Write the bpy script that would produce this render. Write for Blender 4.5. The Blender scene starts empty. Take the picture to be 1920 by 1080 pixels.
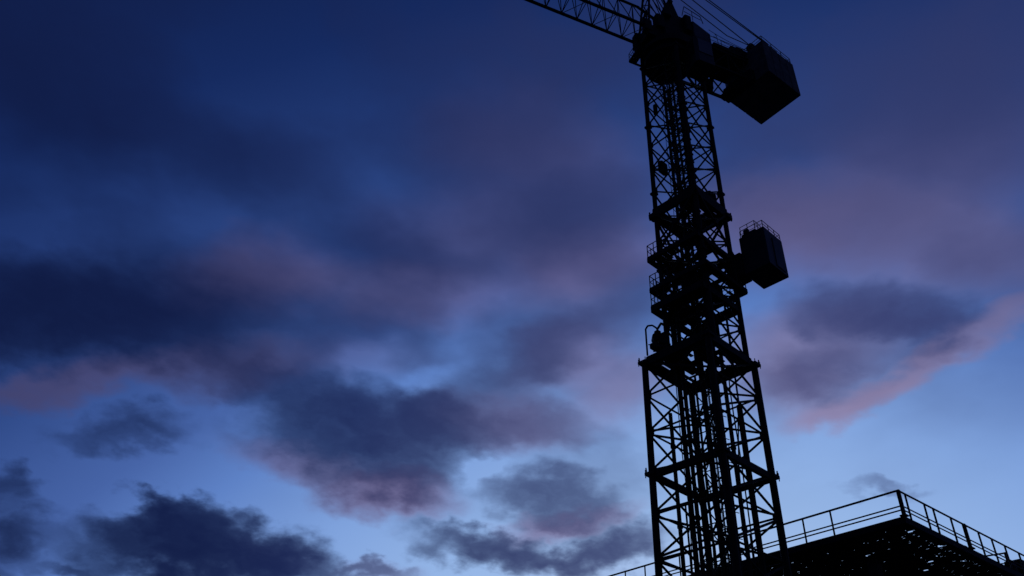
import bpy, math, random
from mathutils import Matrix, Vector

random.seed(11)
scene = bpy.context.scene
COL = scene.collection
R = math.radians

# ------------------------------------------------------------------ camera
cam_data = bpy.data.cameras.new('camera')
cam = bpy.data.objects.new('camera', cam_data)
COL.objects.link(cam)
cam_data.sensor_width = 36.0
cam_data.lens = 27.93
cam_data.clip_start = 0.1
cam_data.clip_end = 6000
PITCH, ROLL = 0.639267, 0.051985
cp, sp, cr, sr = math.cos(PITCH), math.sin(PITCH), math.cos(ROLL), math.sin(ROLL)
fw = Vector((0, cp, sp))
up0 = Vector((0, -sp, cp))
rt0 = Vector((1, 0, 0))
rt = rt0 * cr + up0 * sr
up = up0 * cr - rt0 * sr
m = Matrix((rt, up, -fw)).transposed().to_4x4()
m.translation = Vector((0, 0, 1.6))
cam.matrix_world = m
scene.camera = cam
scene.view_settings.view_transform = 'Standard'
scene.view_settings.look = 'None'
scene.view_settings.exposure = 0.0
scene.view_settings.gamma = 1.0

# ------------------------------------------------------------------ dusk sky
SUN_AZ, SUN_EL = 14.0, -3.0          # the sun has set beyond the crane
CLOUDS = [  # azimuth, elevation, half length, half height, tilt (degrees), optical depth
    (-40.0, 41.4, 10.7, 6.2, 11.8, 1.2), (-27.1, 42.0, 11.0, 5.0, 13.6, 0.8), (-18.3, 40.6, 10.0, 4.4, -0.2, 0.5),
    (-33.8, 28.4, 13.4, 4.7, 18.8, 2.6), (-23.5, 29.5, 9.4, 4.6, 2.6, 0.9), (-30.8, 31.9, 9.9, 3.8, 15.3, 0.7),
    (-3.1, 51.9, 10.3, 6.8, 5.3, 0.7), (-0.7, 45.8, 12.0, 6.4, -6.4, 0.45), (5.8, 41.9, 8.3, 3.8, 11.1, 1.3),
    (-9.9, 38.5, 8.6, 3.4, -4.9, 1.1), (-15.2, 32.7, 10.9, 3.7, 6.3, 0.8), (-10.7, 25.8, 10.9, 3.7, 3.7, 2.6),
    (-8.9, 22.9, 6.9, 2.7, -1.4, 1.5), (-15.2, 27.8, 9.7, 2.7, 2.1, 0.9), (-3.3, 26.9, 5.7, 2.3, -3.5, 1.1),
    (2.1, 31.7, 9.9, 2.9, 25.8, 0.9), (4.4, 26.8, 6.0, 2.6, -13.9, 0.6), (6.7, 34.8, 9.8, 5.0, 19.2, 0.6),
    (3.8, 22.1, 6.6, 2.9, -12.2, 1.7), (0.6, 18.2, 8.7, 2.0, -8.8, 2.3), (8.3, 18.5, 5.1, 2.1, 13.5, 2.0),
    (-20.8, 16.6, 10.2, 3.0, 6.1, 2.9), (-18.2, 15.5, 9.1, 2.0, 8.0, 1.6), (-22.8, 18.0, 5.3, 1.4, 14.7, 1.0),
    (-15.4, 16.9, 5.5, 2.1, -4.1, 1.5), (-31.5, 14.8, 3.2, 3.0, 12.2, 1.7), (-33.0, 17.8, 2.3, 1.5, 3.5, 1.3),
    (-27.1, 22.5, 5.2, 2.0, 17.6, 1.3), (-27.2, 14.0, 3.1, 0.9, 10.2, 1.4), (-9.1, 16.7, 3.5, 0.9, 5.5, 0.8),
    (29.6, 32.6, 7.5, 2.6, -17.1, 2.6), (32.2, 31.3, 4.6, 1.7, -10.3, 0.9), (24.9, 29.6, 6.4, 2.8, 9.2, 0.9),
    (8.4, 23.2, 5.1, 3.2, -0.4, 0.25), (32.8, 29.9, 4.3, 1.7, 9.8, 0.7), (25.3, 28.3, 2.8, 1.4, -9.4, 0.5),
    (27.2, 21.4, 3.4, 0.9, -4.3, 0.7), (37.6, 44.7, 9.0, 9.8, -25.2, 0.9), (44.9, 45.4, 6.5, 7.9, -32.1, 0.6),
    (24.7, 45.8, 6.9, 10.4, -25.4, 0.6), (29.8, 38.5, 11.7, 4.5, -25.0, 0.5), (38.6, 34.6, 5.6, 3.6, -21.0, 0.35),
    (-11.3, 31.2, 3.3, 2.3, 8.9, -0.55), (-6.8, 29.5, 5.3, 2.3, 24.4, -0.55), (-4.5, 34.4, 4.2, 2.7, 35.6, -0.5),
    (-18.8, 30.2, 3.9, 2.2, 23.2, -0.4), (-8.4, 40.6, 4.2, 3.0, -11.6, -0.4), (-36.6, 32.8, 5.5, 3.6, 25.4, -0.45),
    (-26.1, 46.2, 10.2, 5.2, 22.5, -0.35), (-10.9, 49.7, 5.5, 5.0, 11.3, -0.25), (6.1, 31.9, 4.2, 2.3, 29.6, -0.5),
    (25.5, 28.6, 2.8, 1.8, -9.7, -0.6), (5.7, 36.7, 3.4, 1.9, -0.5, -0.4), (-19.0, 25.3, 4.2, 1.6, 1.2, -0.35),
    (-0.1, 23.7, 4.5, 1.6, 2.9, -0.6), (-33.9, 37.6, 5.5, 3.1, 25.6, -0.25)]
GLOWS = [  # azimuth, elevation, half length, half height, tilt (degrees), optical depth
    (-31.4, 24.5, 9.6, 1.7, 30.1, 1.0), (-21.7, 34.6, 7.7, 3.7, 24.3, 1.0), (-8.9, 35.7, 10.5, 3.2, 2.2, 1.0),
    (1.5, 46.2, 10.5, 6.0, -12.9, 0.5), (7.2, 38.6, 8.3, 4.2, 18.6, 1.1), (-8.1, 21.4, 6.5, 2.1, 2.0, 2.0),
    (-15.2, 22.7, 6.8, 2.1, -8.8, 1.2), (1.0, 27.1, 8.3, 2.6, -3.4, 1.3), (4.8, 32.3, 7.2, 3.2, 28.3, 0.9),
    (4.8, 20.4, 6.6, 1.4, 8.9, 1.6), (25.6, 26.9, 5.0, 1.4, 15.8, 1.7), (30.1, 28.2, 5.2, 1.2, 21.7, 1.2),
    (35.9, 29.6, 6.5, 1.3, 10.7, 1.1), (24.0, 31.2, 8.5, 4.6, 0.7, 1.2), (22.2, 28.1, 4.4, 3.2, -7.8, 0.8),
    (29.7, 38.1, 13.6, 5.2, -24.8, 0.9), (23.5, 39.7, 6.9, 5.1, -12.4, 0.6), (-21.5, 28.1, 7.5, 2.5, 22.1, 0.8),
    (9.2, 30.2, 5.2, 4.5, -1.7, 1.1), (36.6, 40.7, 9.0, 5.7, -22.5, 0.5), (-3.2, 39.9, 10.6, 4.6, -6.9, 0.6),
    (39.3, 33.7, 5.3, 3.9, -20.9, 0.4), (-13.4, 30.7, 8.0, 2.2, 10.0, 0.35), (-15.4, 16.9, 4.8, 1.3, -2.2, 0.4),
    (-8.7, 16.7, 3.9, 1.0, 5.4, 0.6)]



def lin(c):
    return tuple((v / 255 / 12.92) if v / 255 <= 0.04045 else ((v / 255 + 0.055) / 1.055) ** 2.4 for v in c) + (1.0,)


world = bpy.data.worlds.new('World')
scene.world = world
world.use_nodes = True
NT = world.node_tree
NT.nodes.clear()
N, L = NT.nodes, NT.links


def node(kind, **kw):
    n = N.new(kind)
    for k, v in kw.items():
        setattr(n, k, v)
    return n


def wire(n, idx, v):
    if isinstance(v, bpy.types.NodeSocket):
        L.new(v, n.inputs[idx])
    else:
        n.inputs[idx].default_value = v


def mth(op, a, b=0.0, c=None, clamp=False):
    n = node('ShaderNodeMath', operation=op, use_clamp=clamp)
    wire(n, 0, a)
    wire(n, 1, b)
    if c is not None:
        wire(n, 2, c)
    return n.outputs[0]


def vmth(op, a, b):
    n = node('ShaderNodeVectorMath', operation=op)
    wire(n, 0, a)
    wire(n, 1, b)
    return n


def fbm(vec, scale, detail, rough, sockets='Fac', dist=0.0):
    n = node('ShaderNodeTexNoise')
    L.new(vec, n.inputs['Vector'])
    n.inputs['Scale'].default_value = scale
    n.inputs['Detail'].default_value = detail
    n.inputs['Roughness'].default_value = rough
    n.inputs['Distortion'].default_value = dist
    return n.outputs[sockets]


def ramp(fac, stops, interp='EASE'):
    n = node('ShaderNodeValToRGB')
    e = n.color_ramp.elements
    while len(e) < len(stops):
        e.new(0.5)
    for i, (p, c) in enumerate(stops):
        e[i].position = p
        e[i].color = c
    n.color_ramp.interpolation = interp
    L.new(fac, n.inputs[0])
    return n.outputs[0]


def mixc(fac, a, b, kind='MIX'):
    n = node('ShaderNodeMix', data_type='RGBA', blend_type=kind)
    wire(n, 0, fac)
    wire(n, 6, a)
    wire(n, 7, b)
    return n.outputs[2]


def direction(az, el):
    a, e = R(az), R(el)
    return Vector((math.sin(a) * math.cos(e), math.cos(a) * math.cos(e), math.sin(e)))


tc = node('ShaderNodeTexCoord')
d = tc.outputs['Generated']
sep = node('ShaderNodeSeparateXYZ')
L.new(d, sep.inputs[0])
# ragged edges: the direction is stirred by noise before the cloud banks are laid out
# (finer and stronger near the horizon, where the small cumulus stands)
flat = vmth('MULTIPLY', d, (1, 1, 1.8)).outputs[0]
low = node('ShaderNodeMapRange', interpolation_type='SMOOTHSTEP')
L.new(sep.outputs[2], low.inputs[0])
for i, v in ((1, 0.30), (2, 0.66), (3, 1.0), (4, 0.25)):
    low.inputs[i].default_value = v
w1 = vmth('SUBTRACT', fbm(flat, 9.0, 3.0, 0.5, 'Color'), (0.5, 0.5, 0.5)).outputs[0]
w2 = vmth('SUBTRACT', fbm(flat, 30.0, 4.0, 0.52, 'Color'), (0.5, 0.5, 0.5)).outputs[0]
s1 = vmth('SCALE', w1, (0, 0, 0))
s1.inputs['Scale'].default_value = 0.065
s2 = vmth('SCALE', w2, (0, 0, 0))
L.new(mth('MULTIPLY', low.outputs[0], 0.06), s2.inputs['Scale'])
soft = vmth('ADD', d, s1.outputs[0]).outputs[0]
dw = vmth('ADD', soft, s2.outputs[0]).outputs[0]
s3 = vmth('SCALE', s2.outputs[0], (0, 0, 0))
s3.inputs['Scale'].default_value = 0.6
soft = vmth('ADD', soft, s3.outputs[0]).outputs[0]


def banks(table, where):
    total = None
    for az, el, a, h, tilt, w in table:
        c = direction(az, el)
        e = Vector((c.y, -c.x, 0)).normalized()
        n_ = e.cross(c)
        if n_.z < 0:
            n_ = -n_
        t = R(tilt)
        x = e * math.cos(t) + n_ * math.sin(t)
        y = n_ * math.cos(t) - e * math.sin(t)
        rot = Matrix((x, y, x.cross(y))).transposed()
        mp = node('ShaderNodeMapping', vector_type='TEXTURE')
        L.new(where, mp.inputs[0])
        mp.inputs['Location'].default_value = c
        mp.inputs['Rotation'].default_value = rot.to_euler()
        mp.inputs['Scale'].default_value = (R(a), R(h), 0.9)
        g = node('ShaderNodeTexGradient', gradient_type='SPHERICAL')
        L.new(mp.outputs[0], g.inputs[0])
        r = node('ShaderNodeMapRange', interpolation_type='SMOOTHSTEP')
        L.new(g.outputs['Fac'], r.inputs[0])
        for i, v in ((1, 0.0), (2, 0.9), (3, 0.0), (4, w)):
            r.inputs[i].default_value = v
        total = r.outputs[0] if total is None else mth('ADD', total, r.outputs[0])
    return total


def opacity(tau):
    return mth('SUBTRACT', 1.0, mth('POWER', 0.3679, tau))


# clear air: bright where the sun went down, deep navy away from it
glow = vmth('DOT_PRODUCT', d, tuple(direction(SUN_AZ, 0))).outputs['Value']
ang = mth('DIVIDE', mth('ARCCOSINE', glow), math.pi)
ang = mth('ADD', ang, mth('MULTIPLY', mth('SUBTRACT', sep.outputs[2], 0.52), 0.12))   # the low sky is paler all round
clear = ramp(ang, [(0.0, lin((190, 205, 236))), (0.10, lin((149, 182, 230))), (0.15, lin((126, 161, 219))),
                   (0.195, lin((92, 128, 196))), (0.225, lin((68, 98, 165))), (0.27, lin((46, 74, 138))),
                   (0.32, lin((30, 54, 112))), (0.36, lin((18, 40, 94))), (0.42, lin((11, 26, 70))), (1.0, lin((8, 16, 44)))],
             'LINEAR')
nish = node('ShaderNodeTexSky', sky_type='NISHITA')
nish.sun_disc = False
nish.sun_elevation = R(SUN_EL)
nish.sun_rotation = R(SUN_AZ)
sky = mixc(0.05, clear, nish.outputs[0], 'ADD')

# cloud banks, plus loose cloud over the rest of the sky
body = fbm(vmth('MULTIPLY', dw, (1, 1, 2.0)).outputs[0], 7.0, 6.0, 0.56)
fine = fbm(vmth('MULTIPLY', dw, (1, 1, 1.6)).outputs[0], 24.0, 5.0, 0.55)
tex = mth('ADD', mth('MULTIPLY', body, 1.5), mth('MULTIPLY', fine, 0.7))       # mean about 1.1
away = vmth('DOT_PRODUCT', d, tuple(direction(0, 36.6))).outputs['Value']
rest = node('ShaderNodeMapRange', interpolation_type='SMOOTHSTEP')
L.new(away, rest.inputs[0])
for i, v in ((1, 0.80), (2, 0.62), (3, 0.0), (4, 1.6)):
    rest.inputs[i].default_value = v
loose = node('ShaderNodeMapRange', interpolation_type='SMOOTHSTEP')
L.new(body, loose.inputs[0])
for i, v in ((1, 0.45), (2, 0.72), (3, 0.0), (4, 1.0)):
    loose.inputs[i].default_value = v
grain = mth('ADD', 1.0, mth('MULTIPLY', mth('SUBTRACT', tex, 1.1), mth('ADD', 0.35, mth('MULTIPLY', low.outputs[0], 0.75))))
# under-lit dusky fringes, then the cloud bodies over them
xr = mth('ADD', sep.outputs[0], 0.5)
lowpink = ramp(xr, [(0.0, lin((78, 68, 98))), (0.25, lin((100, 88, 126))), (0.5, lin((124, 112, 154))), (0.95, lin((162, 146, 182)))], 'LINEAR')
highpink = ramp(xr, [(0.0, lin((66, 54, 82))), (0.3, lin((72, 64, 96))), (0.5, lin((80, 72, 112))), (0.95, lin((96, 86, 126)))], 'LINEAR')
pink = mixc(low.outputs[0], highpink, lowpink)
sky = mixc(opacity(mth('MULTIPLY', banks(GLOWS, soft), mth('ADD', 0.5, mth('MULTIPLY', grain, 0.5)))), sky, pink)
dark = ramp(xr, [(0.0, lin((14, 24, 62))), (0.17, lin((18, 29, 70))), (0.32, lin((30, 42, 88))), (0.5, lin((46, 54, 99))), (0.85, lin((56, 64, 112)))], 'LINEAR')
high = node('ShaderNodeMapRange')
L.new(sep.outputs[2], high.inputs[0])
for i, v in ((1, 0.55), (2, 0.85), (3, 0.0), (4, 0.55)):
    high.inputs[i].default_value = v
dark = mixc(high.outputs[0], dark, lin((24, 38, 84)))
tau = mth('MULTIPLY', banks(CLOUDS, dw), grain)
tau = mth('ADD', tau, mth('MULTIPLY', loose.outputs[0], rest.outputs[0]))
veil = mth('MULTIPLY', mth('SUBTRACT', fbm(flat, 5.0, 4.0, 0.5), 0.41, clamp=True), mth('SUBTRACT', 4.2, mth('MULTIPLY', low.outputs[0], 4.1)))
sky = mixc(opacity(mth('ADD', tau, veil)), sky, dark)
bg = node('ShaderNodeBackground')
L.new(sky, bg.inputs[0])
bg.inputs[1].default_value = 1.0
out = node('ShaderNodeOutputWorld')
L.new(bg.outputs[0], out.inputs[0])

# the sun itself, below the horizon
sun_data = bpy.data.lights.new('sun', 'SUN')
sun_data.energy = 0.05
sun_data.angle = R(0.5)
sun_data.color = (1.0, 0.75, 0.6)
sun = bpy.data.objects.new('sun', sun_data)
COL.objects.link(sun)
sun.rotation_euler = (-direction(SUN_AZ, SUN_EL)).to_track_quat('-Z', 'Y').to_euler()
sun.location = direction(SUN_AZ, SUN_EL) * 200


# ------------------------------------------------------------------ materials
def mat(name, base, rough, metal=0.0, vary=0.35, scale=3.0, bump=0.0, spec=0.2):
    mt = bpy.data.materials.new(name)
    mt.use_nodes = True
    nt = mt.node_tree
    b = nt.nodes['Principled BSDF']
    b.inputs['Roughness'].default_value = rough
    b.inputs['Metallic'].default_value = metal
    b.inputs['Specular IOR Level'].default_value = spec
    c = nt.nodes.new('ShaderNodeTexCoord')
    n = nt.nodes.new('ShaderNodeTexNoise')
    n.inputs['Scale'].default_value = scale
    n.inputs['Detail'].default_value = 6
    nt.links.new(c.outputs['Object'], n.inputs['Vector'])
    r = nt.nodes.new('ShaderNodeValToRGB')
    r.color_ramp.elements[0].position = 0.3
    r.color_ramp.elements[1].position = 0.7
    r.color_ramp.elements[0].color = tuple(v * (1 - vary) for v in base) + (1,)
    r.color_ramp.elements[1].color = tuple(v * (1 + vary) for v in base) + (1,)
    nt.links.new(n.outputs['Fac'], r.inputs[0])
    nt.links.new(r.outputs[0], b.inputs['Base Color'])
    if bump:
        bp = nt.nodes.new('ShaderNodeBump')
        bp.inputs['Strength'].default_value = bump
        nt.links.new(n.outputs['Fac'], bp.inputs['Height'])
        nt.links.new(bp.outputs[0], b.inputs['Normal'])
    return mt


STEEL = mat('painted_steel', (0.020, 0.018, 0.016), 0.75)
GALV = mat('galvanised_steel', (0.03, 0.03, 0.032), 0.55)
BOXP = mat('cabin_paint', (0.035, 0.036, 0.04), 0.5, scale=1.2)
CONC = mat('concrete', (0.12, 0.115, 0.11), 0.9, bump=0.3)
PLANK = mat('formwork_timber', (0.05, 0.04, 0.03), 0.85, scale=5)
RUBBER = mat('black_rubber', (0.02, 0.02, 0.021), 0.7)
GLASS = mat('cab_glass', (0.02, 0.025, 0.03), 0.1, spec=0.5)
ASPH = mat('asphalt', (0.05, 0.05, 0.052), 0.9, scale=0.4, bump=0.2)


# ------------------------------------------------------------------ mesh builder
class MB:
    def __init__(self):
        self.v, self.f = [], []

    def frame(self, p, q):
        z = (q - p).normalized()
        ref = Vector((0, 0, 1)) if abs(z.z) < 0.9 else Vector((1, 0, 0))
        x = ref.cross(z).normalized()
        return x, z.cross(x)

    def tube(self, p, q, r, n=8, r2=None):
        p, q = Vector(p), Vector(q)
        x, y = self.frame(p, q)
        r2 = r if r2 is None else r2
        b = len(self.v)
        for c, rr in ((p, r), (q, r2)):
            for i in range(n):
                a = 2 * math.pi * i / n + math.pi / n
                self.v.append(c + (x * math.cos(a) + y * math.sin(a)) * rr)
        for i in range(n):
            j = (i + 1) % n
            self.f.append((b + i, b + j, b + n + j, b + n + i))
        self.f.append(tuple(b + i for i in reversed(range(n))))
        self.f.append(tuple(b + n + i for i in range(n)))
        return self

    def path(self, pts, r, n=7):
        for a, b in zip(pts, pts[1:]):
            self.tube(a, b, r, n)
        return self

    def beam(self, p, q, w, h):           # w sideways, h up
        p, q = Vector(p), Vector(q)
        x, y = self.frame(p, q)
        b = len(self.v)
        for c in (p, q):
            for sx, sy in ((-1, -1), (1, -1), (1, 1), (-1, 1)):
                self.v.append(c + x * (sx * w / 2) + y * (sy * h / 2))
        for i in range(4):
            j = (i + 1) % 4
            self.f.append((b + i, b + j, b + 4 + j, b + 4 + i))
        self.f += [(b + 3, b + 2, b + 1, b), (b + 4, b + 5, b + 6, b + 7)]
        return self

    def box(self, x0, x1, y0, y1, z0, z1, ch=0.0):
        """A box; ch > 0 chamfers its vertical edges and top rim."""
        b = len(self.v)
        if ch <= 0:
            rings = [(z0, 0), (z1, 0)]
        else:
            rings = [(z0, 0), (z1 - ch, 0), (z1, ch)]
        k = max(ch, 0)
        n = 8 if k else 4
        for z, s in rings:
            if k:
                c = k
                a0, a1, b0, b1 = x0 + s, x1 - s, y0 + s, y1 - s
                pts = [(a0 + c, b0), (a1 - c, b0), (a1, b0 + c), (a1, b1 - c), (a1 - c, b1), (a0 + c, b1), (a0, b1 - c), (a0, b0 + c)]
            else:
                pts = [(x0, y0), (x1, y0), (x1, y1), (x0, y1)]
            self.v += [Vector((px, py, z)) for px, py in pts]
        for k2 in range(len(rings) - 1):
            for i in range(n):
                j = (i + 1) % n
                o = b + k2 * n
                self.f.append((o + i, o + j, o + n + j, o + n + i))
        self.f.append(tuple(b + i for i in reversed(range(n))))
        o = b + (len(rings) - 1) * n
        self.f.append(tuple(o + i for i in range(n)))
        return self

    def taper(self, lo, hi):              # lo / hi: four corners each
        b = len(self.v)
        self.v += [Vector(p) for p in lo] + [Vector(p) for p in hi]
        for i in range(4):
            j = (i + 1) % 4
            self.f.append((b + i, b + j, b + 4 + j, b + 4 + i))
        self.f += [(b + 3, b + 2, b + 1, b), (b + 4, b + 5, b + 6, b + 7)]
        return self

    def build(self, name, material, parent=None, rz=0.0):
        me = bpy.data.meshes.new(name)
        me.from_pydata([tuple(p) for p in self.v], [], self.f)
        me.materials.append(material)
        me.update()
        o = bpy.data.objects.new(name, me)
        COL.objects.link(o)
        if parent is not None:
            o.parent = parent
        o.rotation_euler.z = rz
        return o


def empty(name, loc, rz=0.0):
    o = bpy.data.objects.new(name, None)
    COL.objects.link(o)
    o.location = loc
    o.rotation_euler.z = rz
    return o


def tag(o, label=None, cat=None, group=None, kind=None):
    for k, v in (('label', label), ('category', cat), ('group', group), ('kind', kind)):
        if v:
            o[k] = v
    return o


def V(x, y, z):
    return Vector((x, y, z))


# ------------------------------------------------------------------ ground
g = MB().box(-2000, 2000, -2000, 2000, -0.5, 0.0).build('ground', ASPH)
tag(g, kind='structure')

# ------------------------------------------------------------------ tower crane
crane = empty('tower_crane', (6.0, 21.3, 0.0), R(41.10))
tag(crane, 'tall dark tower crane with lattice mast, long jib and boxy counterweight', 'crane')
UW = R(-20.1)                 # slewed upper works, against the mast
CX, CY = 0.144, -0.245        # axis of the narrower upper mast


def corners(h, cx=0.0, cy=0.0):
    return [(cx - h, cy - h), (cx + h, cy - h), (cx + h, cy + h), (cx - h, cy + h)]


def mast_section(z0, z1, h, cx, cy, panels, chord_r, brace_r, twist, bolts=True):
    cs = corners(h, cx, cy)
    sec = MB()
    for k in range(panels):
        a = z0 + (z1 - z0) * k / panels
        b = z0 + (z1 - z0) * (k + 1) / panels
        for i in range(4):
            p, q = cs[i], cs[(i + 1) % 4]
            if k:
                sec.tube(V(*p, a), V(*q, a), brace_r * 0.9, 6)
            style = (i + k + twist) % 4
            sec.tube(V(*p, a + 0.06), V(*q, b - 0.06), brace_r, 6)
            if style != 3:
                sec.tube(V(*q, a + 0.06), V(*p, b - 0.06), brace_r, 6)
            # gusset plates where the bracing lands on the chords
            for (s, e) in ((p, q), (q, p)):
                dx, dy = (e[0] - s[0]), (e[1] - s[1])
                ln = math.hypot(dx, dy)
                t = (chord_r + 0.07) / ln
                sec.beam(V(s[0] + dx * chord_r / ln * .5, s[1] + dy * chord_r / ln * .5, a), V(s[0] + dx * t, s[1] + dy * t, a), 0.02, 0.20)
        if k % 2:
            sec.tube(V(*cs[0], a), V(*cs[2], a), brace_r * 0.8, 6)
    o = sec.build('mast_section', STEEL, crane)
    for c in cs:
        MB().tube(V(*c, z0), V(*c, z1 - 0.02), chord_r, 10).build('chord', STEEL, o)
    for c in cs:                         # bolted flange blocks with their bolts
        fl = MB()
        w_ = chord_r + (.05 if bolts else .02)
        fl.box(c[0] - w_, c[0] + w_, c[1] - w_, c[1] + w_, z1 - 0.12, z1 - 0.03)
        if bolts:
            for sx in (-1, 1):
                for sy in (-1, 1):
                    fl.tube(V(c[0] + sx * (chord_r + .03), c[1] + sy * (chord_r + .03), z1 - 0.19), V(c[0] + sx * (chord_r + .03), c[1] + sy * (chord_r + .03), z1 + 0.06), 0.014, 6)
            fl.tube(V(c[0] * 1.09, c[1] * 1.09, z1 - .03), V(c[0] * 1.10, c[1] * 1.10, z1 + .12), .02, 6)
        fl.build('flange', STEEL, o)
    return o


zs = [0.0, 3.7, 7.42, 11.18, 14.9]
for i in range(4):
    o = mast_section(zs[i], zs[i + 1], 1.2, 0, 0, 3, 0.105, 0.036, i)
    rb = MB()
    cs = corners(1.2)
    for j in range(4):
        rb.beam(V(*cs[j], zs[i + 1] - 0.10), V(*cs[(j + 1) % 4], zs[i + 1] - 0.10), 0.12, 0.2)
    rb.build('ring_beam', STEEL, o)
zs = [14.95, 18.55, 22.15, 25.75, 29.4]
for i in range(4):
    mast_section(zs[i], zs[i + 1], 0.86, CX, CY, 3, 0.088, 0.033, i + 1, False)

# slim inner hoist mast standing inside the upper mast
im = MB()
cs = corners(0.24, CX + .18, CY + .26)
for c in cs:
    im.tube(V(*c, 18.9), V(*c, 29.3), 0.04, 8)
z = 19.1
while z < 28.6:
    for i in range(4):
        im.tube(V(*cs[i], z), V(*cs[(i + 1) % 4], z + .7), .018, 6)
        im.tube(V(*cs[i], z), V(*cs[(i + 1) % 4], z), .015, 6)
    z += .7
im.build('inner_mast', STEEL, crane)

# slender inner tower standing inside the wide lower mast
it = MB()
cs = corners(0.3, .42, .38)
for c in cs:
    it.tube(V(*c, 0.36), V(*c, 15.0), 0.038, 8)
z = .5
k = 0
while z < 14.2:
    for i in range(4):
        p, q = cs[i], cs[(i + 1) % 4]
        it.tube(V(*p, z), V(*q, z), .018, 6)
        if (i + k) % 2:
            p, q = q, p
        it.tube(V(*p, z), V(*q, z + .93), .02, 6)
    z += .93
    k += 1
it.build('inner_mast', STEEL, crane)
for (x, y, r) in ((.3, .55, .016), (.36, .5, .012), (.95, .3, .014), (-.9, .3, .014), (.62, -.62, .02), (.1, -.75, .022), (-.1, -.55, .016)):
    MB().path([V(x + .03 * math.sin(z * 1.7 + x * 9), y + .03 * math.cos(z * 1.3 + y * 7), z) for z in [0.36 + .75 * t for t in range(20)]], r, 6).build('power_cable', RUBBER, crane)

# mast foot
MB().box(-2.2, 2.2, -2.2, 2.2, 0.003, 0.35, 0.03).build('footing', CONC, crane)

# ladders with safety hoops, up the inside of the mast
for (x, y, z0, z1, dx, dy, hoops) in ((0.62, -0.02, 0.4, 15.0, 0.0, 0.19, True), (0.42, 0.22, 15.2, 29.0, 0.0, 0.19, True), (-0.52, -0.62, 17.0, 29.2, 0.16, -0.16, False)):
    ld = MB()
    for s in (-1, 1):
        ld.tube(V(x + s * dx, y + s * dy, z0), V(x + s * dx, y + s * dy, z1), 0.022, 6)
    z = z0 + 0.15
    while z < z1:
        ld.tube(V(x - dx, y - dy, z), V(x + dx, y + dy, z), 0.012, 5)
        z += 0.28
    o = ld.build('ladder', GALV, crane)
    if hoops:
        hp = MB()
        z = z0 + 2.2
        while z < z1 - 0.3:
            pts = [V(x - 0.36 * math.sin(t) * 1.0, y + 0.32 * math.cos(t), z) for t in [math.pi * k / 6 for k in range(7)]]
            hp.path(pts, 0.013, 5)
            z += 0.75
        for t in (0.25, 0.5, 0.75):
            a = math.pi * t
            hp.tube(V(x - .36 * math.sin(a), y + .32 * math.cos(a), z0 + 2.2), V(x - .36 * math.sin(a), y + .32 * math.cos(a), z1 - .4), 0.01, 5)
        hp.build('safety_hoops', GALV, o)

# pipes and rams standing inside the wide lower mast
for (x, y, r, z0, z1) in ((-0.38, 0.98, 0.06, 0.36, 13.3), (-0.36, 0.56, 0.075, 0.36, 16.4), (-0.62, 0.20, 0.06, 0.36, 16.6), (-0.47, 0.06, 0.06, 0.36, 11.6),
                          (0.28, 0.12, 0.085, 0.36, 16.6), (0.80, 0.16, 0.05, 0.36, 15.6), (0.88, -0.28, 0.065, 0.36, 16.8),
                          (0.19, -0.25, 0.05, 0.36, 11.2), (0.0, 1.0, 0.028, 0.36, 10.5)):
    o = MB().tube(V(x, y, z0), V(x, y, z1), r, 12).build('riser_pipe', STEEL, crane)
    cl = MB()
    cl.tube(V(x + r, y, 0.4), V(x + r, y, z1 - .2), .014, 6)          # drain line that links the couplings
    z = 2.4
    while z < z1 - .3:
        cl.tube(V(x, y, z - .05), V(x, y, z + .05), r + 0.022, 12)
        z += 2.45
    cl.build('coupling', STEEL, o)
# thick climbing column against the near chord
o = MB().beam(V(CX - .70, CY - .70, 15.2), V(CX - .70, CY - .70, 29.3), 0.19, 0.19).build('climbing_column', STEEL, crane)
cn = MB()
cn.box(CX - .70 - .1, CX - .70 + .1, CY - .70 - .1, CY - .70 + .1, 15.4, 29.2)
for k in range(34):
    z = 15.5 + k * 0.4
    cn.box(CX - .70 - .125, CX - .70 + .125, CY - .70 - .125, CY - .70 + .125, z, z + 0.07)
cn.build('rack_step', STEEL, o)
# hydraulic ram standing on its own inside the right-hand corner
o = MB().tube(V(0.36, -0.98, 0.36), V(0.36, -0.98, 13.15), 0.085, 14).build('hydraulic_ram', STEEL, crane)
MB().tube(V(0.36, -0.98, 13.15), V(0.36, -0.98, 14.7), 0.03, 10).build('piston_rod', GALV, o)
MB().path([V(0.42, -0.9, 12.9), V(0.6, -0.75, 12.95), V(0.68, -0.62, 12.4), V(0.66, -0.5, 11.4), V(0.7, -0.42, 10.2), V(0.8, -0.35, 9.2)], 0.022).build('hydraulic_hose', RUBBER, crane)
MB().path([V(-0.3, 0.9, 12.2), V(-0.12, 0.75, 11.9), V(-0.02, 0.72, 11.3), V(-0.16, 0.7, 10.9), V(-0.3, 0.62, 11.4)], 0.022).build('hydraulic_hose', RUBBER, crane)
MB().path([V(0.55, 0.5, 11.3), V(0.5, 0.1, 10.7), V(0.3, -0.1, 10.9), V(0.1, -0.3, 10.3), V(0.05, -0.35, 8.4)], 0.02).build('hydraulic_hose', RUBBER, crane)
MB().path([V(-0.6, -0.2, 11.0), V(-0.7, -0.4, 10.0), V(-0.62, -0.45, 8.5), V(-0.68, -0.4, 7.0)], 0.018).build('hydraulic_hose', RUBBER, crane)


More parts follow.
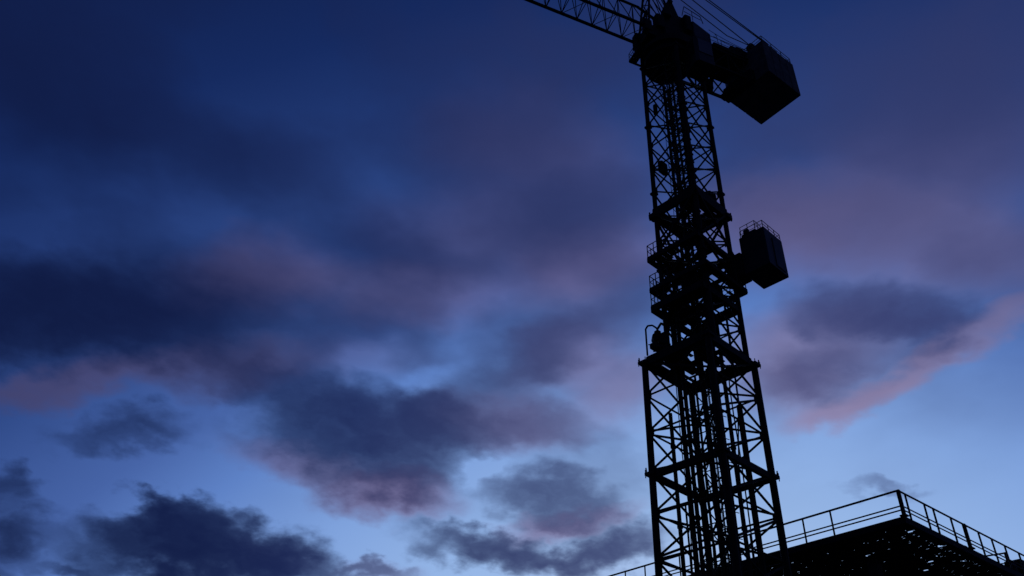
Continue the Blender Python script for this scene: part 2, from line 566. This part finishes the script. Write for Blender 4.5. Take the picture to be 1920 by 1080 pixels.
def grating(mb, x0, x1, y0, y1, z, pitch, gap, skip, along_x=True):
    """Deck boards with a gap between them; a share of them is missing."""
    lo, hi = (y0, y1) if along_x else (x0, x1)
    t = lo
    while t < hi - 0.02:
        e = min(t + pitch - gap, hi)
        a, b = (x0, x1) if along_x else (y0, y1)
        cut = [a]
        while cut[-1] < b - 0.5:
            cut.append(cut[-1] + random.uniform(0.25, 0.7))
        cut.append(b)
        for s0, s1 in zip(cut, cut[1:]):
            if random.random() < skip:
                continue
            zz = z + random.uniform(-.004, .004)
            if along_x:
                mb.box(s0, s1 - .012, t, e, zz, zz + 0.03)
            else:
                mb.box(t, e, s0, s1 - .012, zz, zz + 0.03)
        t += pitch


def rail_run(mb, pts, z, h, posts, r=0.016, mids=(0.5,)):
    for a, b in zip(pts, pts[1:]):
        a, b = V(*a, z), V(*b, z)
        mb.tube(a + V(0, 0, h), b + V(0, 0, h), r, 6)
        for mfrac in mids:
            mb.tube(a + V(0, 0, h * mfrac), b + V(0, 0, h * mfrac), r * .8, 6)
        for k in range(posts + 1):
            p = a.lerp(b, k / posts)
            mb.tube(p, p + V(0, 0, h), r, 6)


def platform(x0, x1, y0, y1, z, depth, rails, rail_h, skip, hole=None):
    fr = MB()
    c = [(x0, y0), (x1, y0), (x1, y1), (x0, y1)]
    for i in range(4):
        fr.beam(V(*c[i], z - depth / 2), V(*c[(i + 1) % 4], z - depth / 2), 0.09, depth)
    for t in (0.5,):
        fr.beam(V(x0 + (x1 - x0) * t, y0 + .05, z - .09), V(x0 + (x1 - x0) * t, y1 - .05, z - .09), 0.07, 0.14)
    o = fr.build('work_platform', STEEL, crane)
    dk = MB()
    if hole:
        hx0, hx1, hy0, hy1 = hole
        grating(dk, x0, x1, y0, hy0, z + .003, 0.13, 0.02, skip)
        grating(dk, x0, x1, hy1, y1, z + .003, 0.13, 0.02, skip)
        grating(dk, x0, hx0, hy0, hy1, z + .003, 0.13, 0.02, skip)
        grating(dk, hx1, x1, hy0, hy1, z + .003, 0.13, 0.02, skip)
    else:
        grating(dk, x0, x1, y0, y1, z + .003, 0.13, 0.02, skip)
    dk.build('deck', GALV, o)
    if rails:
        rl = MB()
        rail_run(rl, rails, z + .03, rail_h, 3)
        rl.build('guard_rail', GALV, o)
    return o


# collar at the foot of the climbing cage, and the platforms round the upper mast
platform(-1.14, 1.14, -1.14, 1.14, 15.05, 0.38, None, 0, 0.30)
x0, x1, y0, y1 = CX - 1.15, CX + .86, CY - .86, CY + 1.15
platform(x0, x1, y0, y1, 17.0, 0.24, [(x0 + .55, y1), (x0, y1), (x0, y0 + 1.2)], 0.5, 0.14, hole=(CX - .45, CX + .7, CY - .7, CY + .45))
x0, x1, y0, y1 = CX - 1.15, CX + 1.1, CY - 1.1, CY + 1.15
platform(x0, x1, y0, y1, 17.72, 0.16, [(x0 + .6, y1), (x0, y1), (x0, y1 - .75)], 0.5, 0.1, hole=(CX - .72, CX + .78, CY - .78, CY + .7))
rl = MB()
rail_run(rl, [(x1, y0 + .9), (x1, y0), (x1 - .5, y0)], 17.75, 0.55, 3, mids=(.33, .66))
rl.build('guard_rail', GALV, bpy.data.objects['work_platform.002'])
x0, x1, y0, y1 = CX - 1.15, CX + .9, CY - .9, CY + 1.15
platform(x0, x1, y0, y1, 19.05, 0.18, [(x0 + .6, y1), (x0, y1), (x0, y1 - .8)], 0.5, 0.1, hole=(CX - .62, CX + .68, CY - .66, CY + .6))
x0, x1, y0, y1 = CX - .92, CX + .92, CY - .92, CY + .92
platform(x0, x1, y0, y1, 21.3, 0.44, None, 0, 0.04, hole=(CX - .7, CX + .5, CY - .3, CY + .75))
# lugs that stick out at the ends of the upper collar
for s in (1, -1):
    lug = MB()
    lug.box(CX - .92 * s - .14, CX - .92 * s + .14, CY + .92 * s - .14, CY + .92 * s + .14, 20.85, 21.05, .02)
    lug.tube(V(CX - 1.02 * s, CY + 1.02 * s, 20.78), V(CX - 1.02 * s, CY + 1.02 * s, 21.15), .03, 8)
    lug.build('collar_lug', STEEL, crane)
# heavy bracing of the climbing cage
cg = MB()
cs = corners(0.95, CX, CY)
for i in range(4):
    p, q = cs[i], cs[(i + 1) % 4]
    for a, b in ((17.75, 19.0), (19.1, 21.1)):
        mid = V((p[0] + q[0]) / 2, (p[1] + q[1]) / 2, (a + b) / 2)
        cg.beam(V(*p, a), V(*q, b), 0.07, 0.07)
        cg.beam(V(*q, a), V(*p, b), 0.07, 0.07)
        cg.box(mid.x - .09, mid.x + .09, mid.y - .09, mid.y + .09, mid.z - .09, mid.z + .09, .02)
cg.build('climbing_cage', STEEL, crane)
# rams and small gear crowding the cage
for (x, y, r, z0, z1) in ((-0.5, 0.3, .06, 15.1, 17.7), (0.2, -0.45, .07, 15.1, 17.6), (-0.2, 0.75, .05, 15.1, 17.4), (-.55, -.55, .05, 15.1, 17.5), (.75, -.75, .04, 15.1, 17.4), (.6, -.2, .05, 15.1, 17.5), (.55, .4, .06, 15.1, 17.2)):
    MB().tube(V(x, y, z0), V(x, y, z1), r, 12).build('hydraulic_ram', STEEL, crane)
MB().box(CX - .5, CX + .2, CY - .6, CY + .1, 21.34, 21.9, .05).build('hydraulic_box', STEEL, crane)
MB().box(CX + .3, CX + .75, CY - .75, CY - .3, 21.34, 22.05, .05).build('hydraulic_box', STEEL, crane)
MB().box(CX - .85, CX - .45, CY + .4, CY + .62, 23.1, 23.6, .05).build('hydraulic_box', STEEL, crane)
MB().tube(V(CX - .6, CY + .62, 26.5), V(CX - .6, CY + .62, 27.0), .09, 10).build('hydraulic_box', STEEL, crane)
MB().box(CX - .45, CX + .15, CY - .2, CY + .4, 17.45, 18.0, .04).build('hydraulic_box', STEEL, crane)
MB().box(CX + .1, CX + .5, CY - .6, CY - .25, 17.3, 17.7, .04).build('hydraulic_box', STEEL, crane)
# hose reel and bent pipe outside the left corner
o = MB()
o.path([V(-1.16, 1.10, 15.1), V(-1.16, 1.10, 16.1), V(-1.12, 1.04, 16.22), V(-1.02, .93, 16.24), V(-.93, .84, 16.14), V(-.9, .8, 16.0)], 0.03)
o.tube(V(-1.13, 1.06, 15.5), V(-.72, .62, 15.5), .02, 6)
o = o.build('bent_pipe', STEEL, crane)
o = MB()
o.tube(V(-1.0, .82, 15.78), V(-.8, 1.02, 15.78), 0.13, 16)
o.box(-1.05, -.78, .8, 1.1, 15.42, 15.6, .04)
o.box(-.96, -.76, .76, .96, 15.92, 16.08, .05)
o.taper([(-1.1, .84, 15.36), (-.7, .5, 15.36), (-.55, .7, 15.36), (-.86, 1.1, 15.36)], [(-1.0, .8, 15.46), (-.7, .5, 15.5), (-.55, .7, 15.5), (-.8, 1.0, 15.46)])
o.taper([(-1.1, .84, 15.1), (-.7, .5, 15.1), (-.55, .7, 15.1), (-.86, 1.1, 15.1)], [(-1.0, .8, 15.22), (-.7, .5, 15.24), (-.55, .7, 15.24), (-.8, 1.0, 15.22)])
o.box(-.86, -.66, .56, .8, 15.1, 15.95, .03)
o.tube(V(-.9, .6, 15.62), V(-.7, .8, 15.62), .15, 14)
o.path([V(-.95, .8, 16.05), V(-.85, .7, 16.3), V(-.7, .62, 16.2), V(-.66, .6, 15.9)], .04)
o.build('hose_reel', RUBBER, crane)

# box cabin hanging on the right-hand corner of the mast
cab = MB().box(0.84, 1.97, -2.56, -1.60, 18.0, 19.56, 0.015).build('equipment_cabin', BOXP, crane)
rl = MB()
rail_run(rl, [(.87, -1.66), (.87, -2.53), (1.95, -2.53), (1.95, -1.66)], 19.55, 0.3, 3, r=0.012, mids=(.5,))
rl.build('guard_rail', GALV, cab)
rl = MB()
rail_run(rl, [(.96, -1.64), (.96, -2.2), (1.35, -2.2)], 19.75, 0.35, 2, r=0.012, mids=(.55,))
rl.box(.95, 1.4, -2.2, -1.64, 19.56, 19.76, .03)
rl.box(1.0, 1.14, -1.9, -1.7, 19.76, 19.98, .03)
rl.build('roof_equipment', GALV, cab)
MB().box(1.28, 1.8, -2.585, -2.563, 18.1, 19.3).build('door', BOXP, cab)
br = MB().box(.78, 1.32, -1.585, -.98, 18.0, 18.95, .02)
br.beam(V(.95, -1.0, 19.0), V(1.6, -1.7, 19.0), .1, .12)
br.path([V(.98, -1.2, 18.75), V(1.02, -1.2, 19.0), V(1.02, -1.5, 19.0), V(1.02, -1.5, 18.75)], .012)
br.path([V(.98, -1.2, 18.9), V(1.1, -1.32, 18.95), V(1.02, -1.5, 18.85)], .012)
br.build('cabin_bracket', STEEL, crane)

# ---------------- slewing upper works (x along the counter-jib)
tt = MB()
tt.tube(V(0.05, -.2, 29.4), V(0.05, -.2, 29.75), 1.0, 32)
tt.tube(V(0.05, -.2, 29.75), V(0.05, -.2, 30.0), 1.16, 32)
tt.tube(V(0.05, -.2, 30.0), V(0.05, -.2, 30.35), 0.98, 32)
for k in range(28):
    a = 2 * math.pi * k / 28
    tt.tube(V(.05 + 1.08 * math.cos(a), -.2 + 1.08 * math.sin(a), 29.68), V(.05 + 1.08 * math.cos(a), -.2 + 1.08 * math.sin(a), 30.07), .025, 6)
tt.build('turntable', STEEL, crane, UW)
sl = MB()
sl.box(-1.15, 1.6, -.72, .34, 30.36, 31.05, .03)
sl.box(-.5, .9, -1.0, .55, 30.36, 30.9, .03)
sl.tube(V(-.9, -.1, 29.7), V(-.9, -.1, 30.36), .16, 12)
sl.tube(V(.8, .45, 29.6), V(.8, .45, 30.36), .16, 12)
sl.build('slewing_platform', STEEL, crane, UW)
bal = MB()
grating(bal, -1.36, -1.0, -.1, .6, 29.92, .12, .02, 0.05)
bal.beam(V(-1.36, -.1, 29.88), V(-1.36, .6, 29.88), .06, .08)
bal.beam(V(-1.36, .6, 29.88), V(-.5, .6, 29.88), .06, .08)
bal.beam(V(-1.2, .0, 29.9), V(-1.0, .0, 30.4), .06, .08)
bal.beam(V(-1.2, .5, 29.9), V(-1.0, .3, 30.4), .06, .08)
bal.box(-1.3, -1.0, -.1, .3, 30.0, 30.45, .04)
o = bal.build('balcony', STEEL, crane, UW)
rl = MB()
rail_run(rl, [(-1.15, -.08), (-1.36, -.08), (-1.36, .6), (-1.0, .6)], 29.95, .42, 2, r=.014)
rl.build('guard_rail', GALV, o)

cabn = MB().box(.2, 1.1, -1.9, -.98, 27.95, 29.6, .1)
cabn.beam(V(.3, -1.4, 29.6), V(.3, -.7, 30.4), .1, .14)
cabn.beam(V(1.0, -1.4, 29.6), V(1.0, -.7, 30.4), .1, .14)
o = cabn.build('operator_cab', BOXP, crane, UW)
w = MB().box(.185, .205, -1.78, -1.1, 28.5, 29.35)
w.box(.33, .97, -1.92, -1.898, 28.5, 29.35)
w.build('window', GLASS, o, 0)

# tower head: plated foot, lattice above
th = MB()
th.taper([(-.55, -.7, 31.0), (1.15, -.7, 31.0), (1.15, .25, 31.0), (-.55, .25, 31.0)], [(-.05, -.5, 32.9), (.85, -.5, 32.9), (.85, .1, 32.9), (-.05, .1, 32.9)])
th.taper([(.05, -.4, 32.9), (.8, -.4, 32.9), (.8, .1, 32.9), (.05, .1, 32.9)], [(.38, -.28, 34.2), (.6, -.28, 34.2), (.6, .05, 34.2), (.38, .05, 34.2)])
th.box(-.75, -.35, -.85, -.45, 31.0, 31.9, .06)
th.box(.75, 1.1, -.85, -.5, 31.6, 32.7, .05)
th.box(-.3, .1, -.8, -.5, 32.2, 32.6, .05)
th.path([V(.8, -.6, 32.9), V(.85, -.75, 33.4), V(1.5, -.95, 32.75), V(1.6, -.95, 32.3)], .018)
th.path([V(.85, -.7, 33.1), V(1.5, -.95, 32.5)], .014)
th.path([V(1.15, -.85, 32.4), V(1.15, -.85, 33.05)], .014)
th.tube(V(.49, -.34, 34.2), V(.49, .14, 34.2), .12, 14)
th.build('tower_head', STEEL, crane, UW)
mastp = MB()
for y in (-.55, .3):
    mastp.tube(V(-1.0, y, 31.0), V(-.35, -.1 + (y + .1) * .3, 37.5), .05, 8)
    mastp.tube(V(.49, -.1 + (y + .1) * .3, 34.2), V(-.35, -.1 + (y + .1) * .3, 37.5), .05, 8)
for k in range(7):
    t0, t1 = k / 7, (k + 1) / 7
    for y, yy in ((-.55, .3), (.3, -.55)):
        a = V(-1.0, y, 31).lerp(V(-.35, -.1 + (y + .1) * .3, 37.5), t0)
        b = V(-1.0, yy, 31).lerp(V(-.35, -.1 + (yy + .1) * .3, 37.5), t1)
        mastp.tube(a, b, .022, 6)
    for y in (-.55, .3):
        a = V(-1.0, y, 31).lerp(V(-.35, -.1 + (y + .1) * .3, 37.5), t1)
        b = V(.3, -.1 + (y + .1) * .5, 31.5 + 2.6 * t0) if k < 6 else V(.3, -.1, 34.4)
        mastp.tube(a, b, .022, 6)
mastp.tube(V(-.35, -.35, 37.5), V(-.35, .15, 37.5), .16, 12)
mastp.build('head_frame', STEEL, crane, UW)

# jib: triangular lattice, two bottom chords and one top chord
def jib_section(xa, xb, top=True):
    n = max(1, round((xb - xa) / 0.72))
    st = (xb - xa) / n
    br = MB()
    y0, y1, yt, zb, zt = -.58, .36, -.10, 31.0, 33.0
    for k in range(n):
        a, b = xa + st * k, xa + st * (k + 1)
        m_ = (a + b) / 2
        for y in (y0, y1):
            br.tube(V(a, y, zb), V(m_, yt, zt), .02, 6)
            br.tube(V(b, y, zb), V(m_, yt, zt), .02, 6)
        br.tube(V(a, y0, zb), V(a, y1, zb), .018, 6)
        br.tube(V(a, y0, zb), V(b, y1, zb), .018, 6)
        if k % 2:
            br.tube(V(b, y0, zb), V(a, y1, zb), .014, 6)
    o = br.build('jib_section', STEEL, crane, UW)
    for y in (y0, y1):
        ch = MB().beam(V(xa, y, zb), V(xb - .01, y, zb), .10, .10)
        ch.box(xb - .12, xb - .01, y - .075, y + .075, zb - .075, zb + .075)
        ch.build('bottom_chord', STEEL, o)
    MB().tube(V(xa, yt, zt), V(xb - .01, yt, zt), .06, 10).build('top_chord', STEEL, o)
    return o


x = -1.1
for ln in (5.76, 5.76, 5.76, 5.76, 5.76):
    jib_section(x - ln, x)
    x -= ln
root = MB()
for y in (-.58, .36):
    root.beam(V(-1.12, y, 31.0), V(-.6, y * .9, 30.95), .12, .14)
    root.tube(V(-1.1, y, 31.0), V(-.75, -.1, 33.0), .04, 8)
root.tube(V(-1.2, -.1, 33.0), V(-.3, -.1, 32.6), .06, 10)
root.box(-1.3, -.95, -.75, -.45, 30.6, 31.3, .03)
root.box(-1.25, -.9, .1, .45, 30.55, 31.4, .03)
root.build('jib_root', STEEL, crane, UW)
tr = MB().box(-24.6, -23.6, -.5, .28, 30.55, 30.9, .03)
for xx in (-24.4, -23.8):
    for y in (-.58, .36):
        tr.tube(V(xx, y - .05, 30.87), V(xx, y + .05, 30.87), .08, 14)
o = tr.build('trolley', STEEL, crane, UW)
MB().tube(V(-24.3, -.11, 26.0), V(-24.3, -.11, 30.55), .015, 6).tube(V(-23.9, -.11, 26.0), V(-23.9, -.11, 30.55), .015, 6).build('hoist_rope', STEEL, o)
hk = MB().box(-24.4, -23.8, -.2, -.02, 25.5, 26.1, .04)
hk.path([V(-24.1, -.11, 25.5), V(-24.1, -.11, 25.3), V(-24.0, -.11, 25.15), V(-24.1, -.11, 25.0), V(-24.22, -.11, 25.1)], .04)
hk.build('hook_block', STEEL, o)

# counter-jib: truss below, deck and gear above
cj = MB()
YA, YB = -.75, .55
for y in (YA, YB):
    cj.beam(V(1.0, y, 29.85), V(5.1, y, 29.85), .11, .11)
    cj.beam(V(1.0, y, 31.1), V(5.1, y, 31.1), .11, .16)
    n = 4
    for k in range(n):
        a, b = 1.1 + k * .85, 1.1 + (k + 1) * .85
        if k % 2:
            cj.tube(V(a, y, 29.9), V(b, y, 31.05), .035, 6)
        else:
            cj.tube(V(a, y, 31.05), V(b, y, 29.9), .035, 6)
        cj.tube(V(b, y, 29.9), V(b, y, 31.05), .028, 6)
        cj.tube(V(b, YA, 29.85), V(b, YB, 29.85), .03, 6)
        cj.tube(V(a, YA, 29.85), V(b, YB, 29.85), .022, 6)
cj.build('counter_jib', STEEL, crane, UW)
dk = MB()
grating(dk, 1.0, 5.1, -.85, .65, 31.19, .16, .015, .02)
o = dk.build('counter_jib_deck', GALV, crane, UW)
rl = MB()
rail_run(rl, [(1.9, -.85), (4.4, -.85)], 31.22, .55, 4, r=.013)
rail_run(rl, [(1.9, .65), (4.4, .65)], 31.22, .9, 4, r=.013)
rl.build('guard_rail', GALV, o)
mh = MB().box(.83, 1.98, -1.14, .1, 31.23, 32.3, .03)
mh.box(1.0, 1.7, -1.0, -.2, 31.0, 31.23)
mh.build('machinery_house', BOXP, crane, UW + R(14))
wn = MB()
wn.tube(V(3.6, -.75, 31.6), V(3.6, .2, 31.6), .36, 18)
wn.box(3.1, 4.2, -.78, .3, 31.23, 31.85, .03)
wn.box(2.1, 3.0, -.86, .1, 31.23, 31.42, .02)
wn.build('hoist_winch', STEEL, crane, UW)
hg = MB()
hg.box(2.2, 2.75, .3, .6, 29.95, 30.5, .06)
hg.tube(V(2.5, .45, 29.9), V(2.9, .5, 30.9), .09, 10)
hg.build('slew_motor', STEEL, crane, UW)

# counterweight block pack, slightly turned against the jib
CWR = UW + R(14)
cw = MB().box(3.64, 5.74, -2.55, -.45, 29.66, 29.80, .01).build('counterweight', STEEL, crane, CWR)
for k in range(4):
    xa = 3.60 + k * .5425
    dz = (0.0, .03, -.02, .015)[k]
    MB().box(xa, xa + .525, -2.58, -.42, 29.62 + abs(dz) * .4, 31.74 + dz, .02).build('concrete_slab', CONC, cw)
rl = MB()
rail_run(rl, [(3.7, -2.52), (5.7, -2.52), (5.7, -.5)], 31.75, .42, 3, r=.015)
rail_run(rl, [(3.7, -2.52), (3.7, -1.1)], 31.75, .42, 2, r=.015)
rl.build('guard_rail', GALV, cw)
tk = MB()
tk.tube(V(4.5, -2.35, 31.75), V(4.5, -2.35, 32.0), .12, 12)
tk.box(4.1, 4.9, -2.4, -2.3, 31.75, 31.85)
tk.build('lifting_lug', STEEL, cw)
hang = MB().box(3.35, 3.62, -1.9, -.35, 29.56, 30.3, .03)
hang.box(3.2, 3.5, -1.0, -.25, 29.7, 29.9, .03)
hang.build('weight_hanger', STEEL, crane, CWR)

# pendant lines from the head down to the counter-jib
for pts, r in (([V(-.35, -.5, 35.08), V(3.17, -.6, 32.78), V(4.44, -.6, 32.74)], .02), ([V(-.35, -.5, 35.93), V(4.44, -.6, 32.76)], .022),
               ([V(-.35, -.3, 37.07), V(4.4, -1.5, 31.82)], .02), ([V(-.35, -.3, 37.41), V(4.58, -1.5, 31.82)], .022)):
    MB().path(pts, r, 6).build('pendant_line', GALV, crane, UW)
sv = MB().beam(V(4.5, -.6, 31.2), V(4.5, -.6, 32.78), .12, .12)
sv.tube(V(4.45, -.72, 32.6), V(4.45, -.48, 32.6), .2, 14)
sv.beam(V(4.5, -.6, 32.5), V(4.9, -.6, 31.2), .06, .06)
sv.build('sheave_post', STEEL, crane, UW)
ln = MB()
for k, (a, b, sag) in enumerate(((V(1.9, -.9, 32.1), V(5.25, -.7, 32.2), .22), (V(2.1, -.9, 31.75), V(5.25, -.7, 31.95), .16))):
    pts = [a.lerp(b, t / 10) - V(0, 0, sag * 4 * (t / 10) * (1 - t / 10)) for t in range(11)]
    ln.path(pts, .011, 5)
ln.path([V(2.35, -.85, 31.4), V(2.33, -.85, 31.95), V(2.25, -.85, 32.05)], .012, 5)
ln.build('safety_line', RUBBER, crane, UW)

# ------------------------------------------------------------------ building with the formwork deck
BC = Vector((16.623, 31.338, 14.266))
BR = R(37.34)                         # x away to the right, y away to the left
bld = empty('unfinished_building', (BC.x, BC.y, 0.0), BR)
tag(bld, 'unfinished concrete building with a dark gappy formwork deck on top', 'building')
LX, LY = 22.0, 24.0
ZT = BC.z
fr = MB()
fr.beam(V(0.06, 0.0, ZT - .14), V(0.06, LY, ZT - .14), .12, .28)
fr.beam(V(0.12, 0.06, ZT - .14), V(LX, 0.06, ZT - .14), .12, .28)
fr.build('edge_beam', STEEL, bld)
js = MB()
k = 0
y = 1.5
while y < LY:
    js.beam(V(.12, y, ZT - .20), V(LX, y, ZT - .20), .10, .24)
    y += 2.2
js.build('formwork_joist', PLANK, bld)
dk = MB()
holes = []
for (cx_, cy_, sx, sy, n) in ((3.2, 4.6, .35, 1.4, 6), (4.2, 7.5, .4, .7, 5), (5.2, 10.5, .5, 1.0, 7), (6.6, 2.6, 1.2, 1.0, 12), (8.5, 5.0, 2.0, 1.6, 10), (12.0, 1.2, 2.0, .35, 12), (4.5, .9, 1.8, .2, 9), (7, 13, 1, 2, 6), (1.8, 2.4, .3, 1.0, 3)):
    for q in range(n):
        big = q % 5 == 0
        holes.append((random.gauss(cx_, sx * 1.3), random.gauss(cy_, sy * 1.3), .1, random.uniform(.08, .18) if big else random.uniform(.02, .06)))
        if big:
            holes.append((holes[-1][0] + .1, holes[-1][1] + random.uniform(-.1, .1), .1, random.uniform(.08, .2)))
for (x0_, y0_, dx_, dy_, cnt) in ((1.4, .75, .34, 0, 36), (2.2, 1.25, .47, 0, 24), (5.0, 2.1, .41, 0, 20), (1.7, 1.6, 0, .62, 14), (3.0, 2.4, 0, .8, 12), (4.4, 3.0, 0, .55, 16)):
    for q in range(cnt):                # slots left open along the joists and walers
        if random.random() < .7:
            holes.append((x0_ + dx_ * q + random.gauss(0, .03), y0_ + dy_ * q + random.gauss(0, .04), .1, random.uniform(.03, .09)))
for _ in range(300):                  # nail holes and chipped board ends, in rows beside the joists
    holes.append((random.uniform(.6, 15), 1.5 + 2.2 * random.randrange(8) + random.choice((-.14, .16, .5)) + random.gauss(0, .05), .1, random.uniform(.012, .035)))
x = .12
while x < LX:
    w_ = .1
    cuts = sorted((max(hy - hl, .12), min(hy + hl, LY)) for hx, hy, hw, hl in holes if abs(hx - x - .05) < .051)
    t = .12
    for c0, c1 in cuts:
        if c0 > t + .05:
            dk.box(x, x + w_, t, c0, ZT - .08, ZT - .05)
        t = max(t, c1)
    if t < LY:
        dk.box(x, x + w_, t, LY, ZT - .08, ZT - .05)
    x += w_ + .0015
dk.build('formwork_deck', PLANK, bld)
for z in (10.6, 7.1, 3.6):
    MB().box(.6, LX, .6, LY, z - .28, z, .0).build('floor_slab', CONC, bld)
for i in range(4):
    for j in range(4):
        for z0, z1 in ((0.003, 3.32), (3.6, 6.82), (7.1, 10.32), (10.6, ZT - .33)):
            cx_, cy_ = 3.2 + i * 6.0, 3.4 + j * 6.6
            MB().box(cx_ - .22, cx_ + .22, cy_ - .22, cy_ + .22, z0 + .002, z1 - .002).build('column', CONC, bld)
pr = MB()
for _ in range(26):
    px_, py_ = random.uniform(2, 16), random.uniform(2, 18)
    pr.tube(V(px_, py_, 10.602), V(px_, py_, ZT - .33), .03, 8)
pr.build('formwork_prop', GALV, bld)

# guard railing round the deck corner
gr_ = empty('guard_railing', (BC.x, BC.y, ZT), BR)
tag(gr_, 'steel guard railing turning the corner along the edge of the building deck', 'railing')
rl = MB()
for z in (1.1, .44, .27):
    rr = .044 if z > 1 else .03
    rl.tube(V(0, 0, z), V(0, LY, z), rr, 8)
    rl.tube(V(0, 0, z), V(LX, 0, z), rr, 8)
rl.build('rail', GALV, gr_)
for dist in (3.23, 4.64, 7.56, 9.7, 12.01, 14.42, 15.87, 18.2, 20.5, 22.8):
    MB().tube(V(0, dist, -.02), V(0, dist, 1.1), .04, 8).build('post', GALV, gr_)
for dist in (0.54, 2.09, 2.84, 4.35, 6.87, 8.15, 9.45, 10.9, 13, 15.4, 17.8, 20.2):
    MB().tube(V(dist, 0, -.02), V(dist, 0, 1.1), .042, 8).build('post', GALV, gr_)
for p_ in ((0, 0), (5.54, 0)):
    o = MB().beam(V(*p_, -.02), V(*p_, 1.12), .13, .13)
    o.box(p_[0] - .14, p_[0] + .14, p_[1] - .14, p_[1] + .14, -.02, .04, .01)
    o.build('corner_post', STEEL, gr_)

# things standing behind the railing at its right end
sb = MB()
for (a, b, c, r) in ((5.75, .35, .10, .16), (6.0, .3, .08, .15), (5.9, .55, .16, .15), (6.25, .4, .06, .12)):
    for k in range(6):
        z0, z1 = -r * .7 + r * 1.7 * k / 6, -r * .7 + r * 1.7 * (k + 1) / 6
        q0 = math.sqrt(max(0.02, 1 - ((z0 - .1 * r) / r) ** 2)); q1 = math.sqrt(max(0.02, 1 - ((z1 - .1 * r) / r) ** 2))
        sb.tube(V(a, b, c + z0), V(a, b, c + z1), r * q0, 12, r * q1)
o = sb.build('sand_bag', RUBBER)
o.location = BC + Vector((0, 0, .0)); o.rotation_euler.z = BR
tag(o, 'lumpy dark sandbags slumped at the foot of the thick railing post', 'sandbag')

bf = empty('barrier_frame', Matrix.Rotation(BR, 4, 'Z') @ Vector((9.75, .5, 0)) + BC, BR)
tag(bf, 'pipe frame with cross bar standing behind the railing near the right edge', 'barrier')
MB().beam(V(.35, -.2, 0), V(.35, -.2, 1.0), .11, .11).build('upright', STEEL, bf)
MB().beam(V(.0, .9, 0), V(.0, .9, .95), .07, .07).build('upright', STEEL, bf)
MB().beam(V(.35, -.2, .97), V(-.02, .95, .93), .06, .06).build('cross_bar', STEEL, bf)
MB().path([V(.35, -.2, .5), V(-.1, .3, .42), V(-.4, .7, .5)], .025).build('loose_hose', RUBBER, bf)

eq = empty('site_lamp', Matrix.Rotation(BR, 4, 'Z') @ Vector((11.5, .45, 0)) + BC, BR)
tag(eq, 'dark box-headed unlit site lamp on thick leaning legs, at the far right of the railing', 'lamp')
MB().box(-.1, 1.0, -.3, .3, .55, 1.0, .05).build('lamp_housing', STEEL, eq)
for a, b in ((V(-.2, -.25, 0), V(.2, -.1, .6)), (V(-.1, .3, 0), V(.2, .1, .6)), (V(.9, -.2, 0), V(.7, 0, .6)), (V(.9, .3, 0), V(.7, .1, .6))):
    MB().tube(a, b, .07, 8).build('leg', STEEL, eq)
tb = empty('tool_bin', Matrix.Rotation(BR, 4, 'Z') @ Vector((10.35, .35, 0)) + BC, BR)
tag(tb, 'small dark open tool bin between the pipe frame and the site lamp', 'bin')
o = MB().taper([(-.2, -.25, 0), (.25, -.25, 0), (.25, .25, 0), (-.2, .25, 0)], [(-.14, -.18, .62), (.18, -.18, .62), (.18, .18, .62), (-.14, .18, .62)]).build('body', STEEL, tb)
MB().path([V(-.1, 0, .6), V(.0, 0, .8), V(.3, 0, .7), V(.8, 0, .55)], .025).build('handle', GALV, tb)
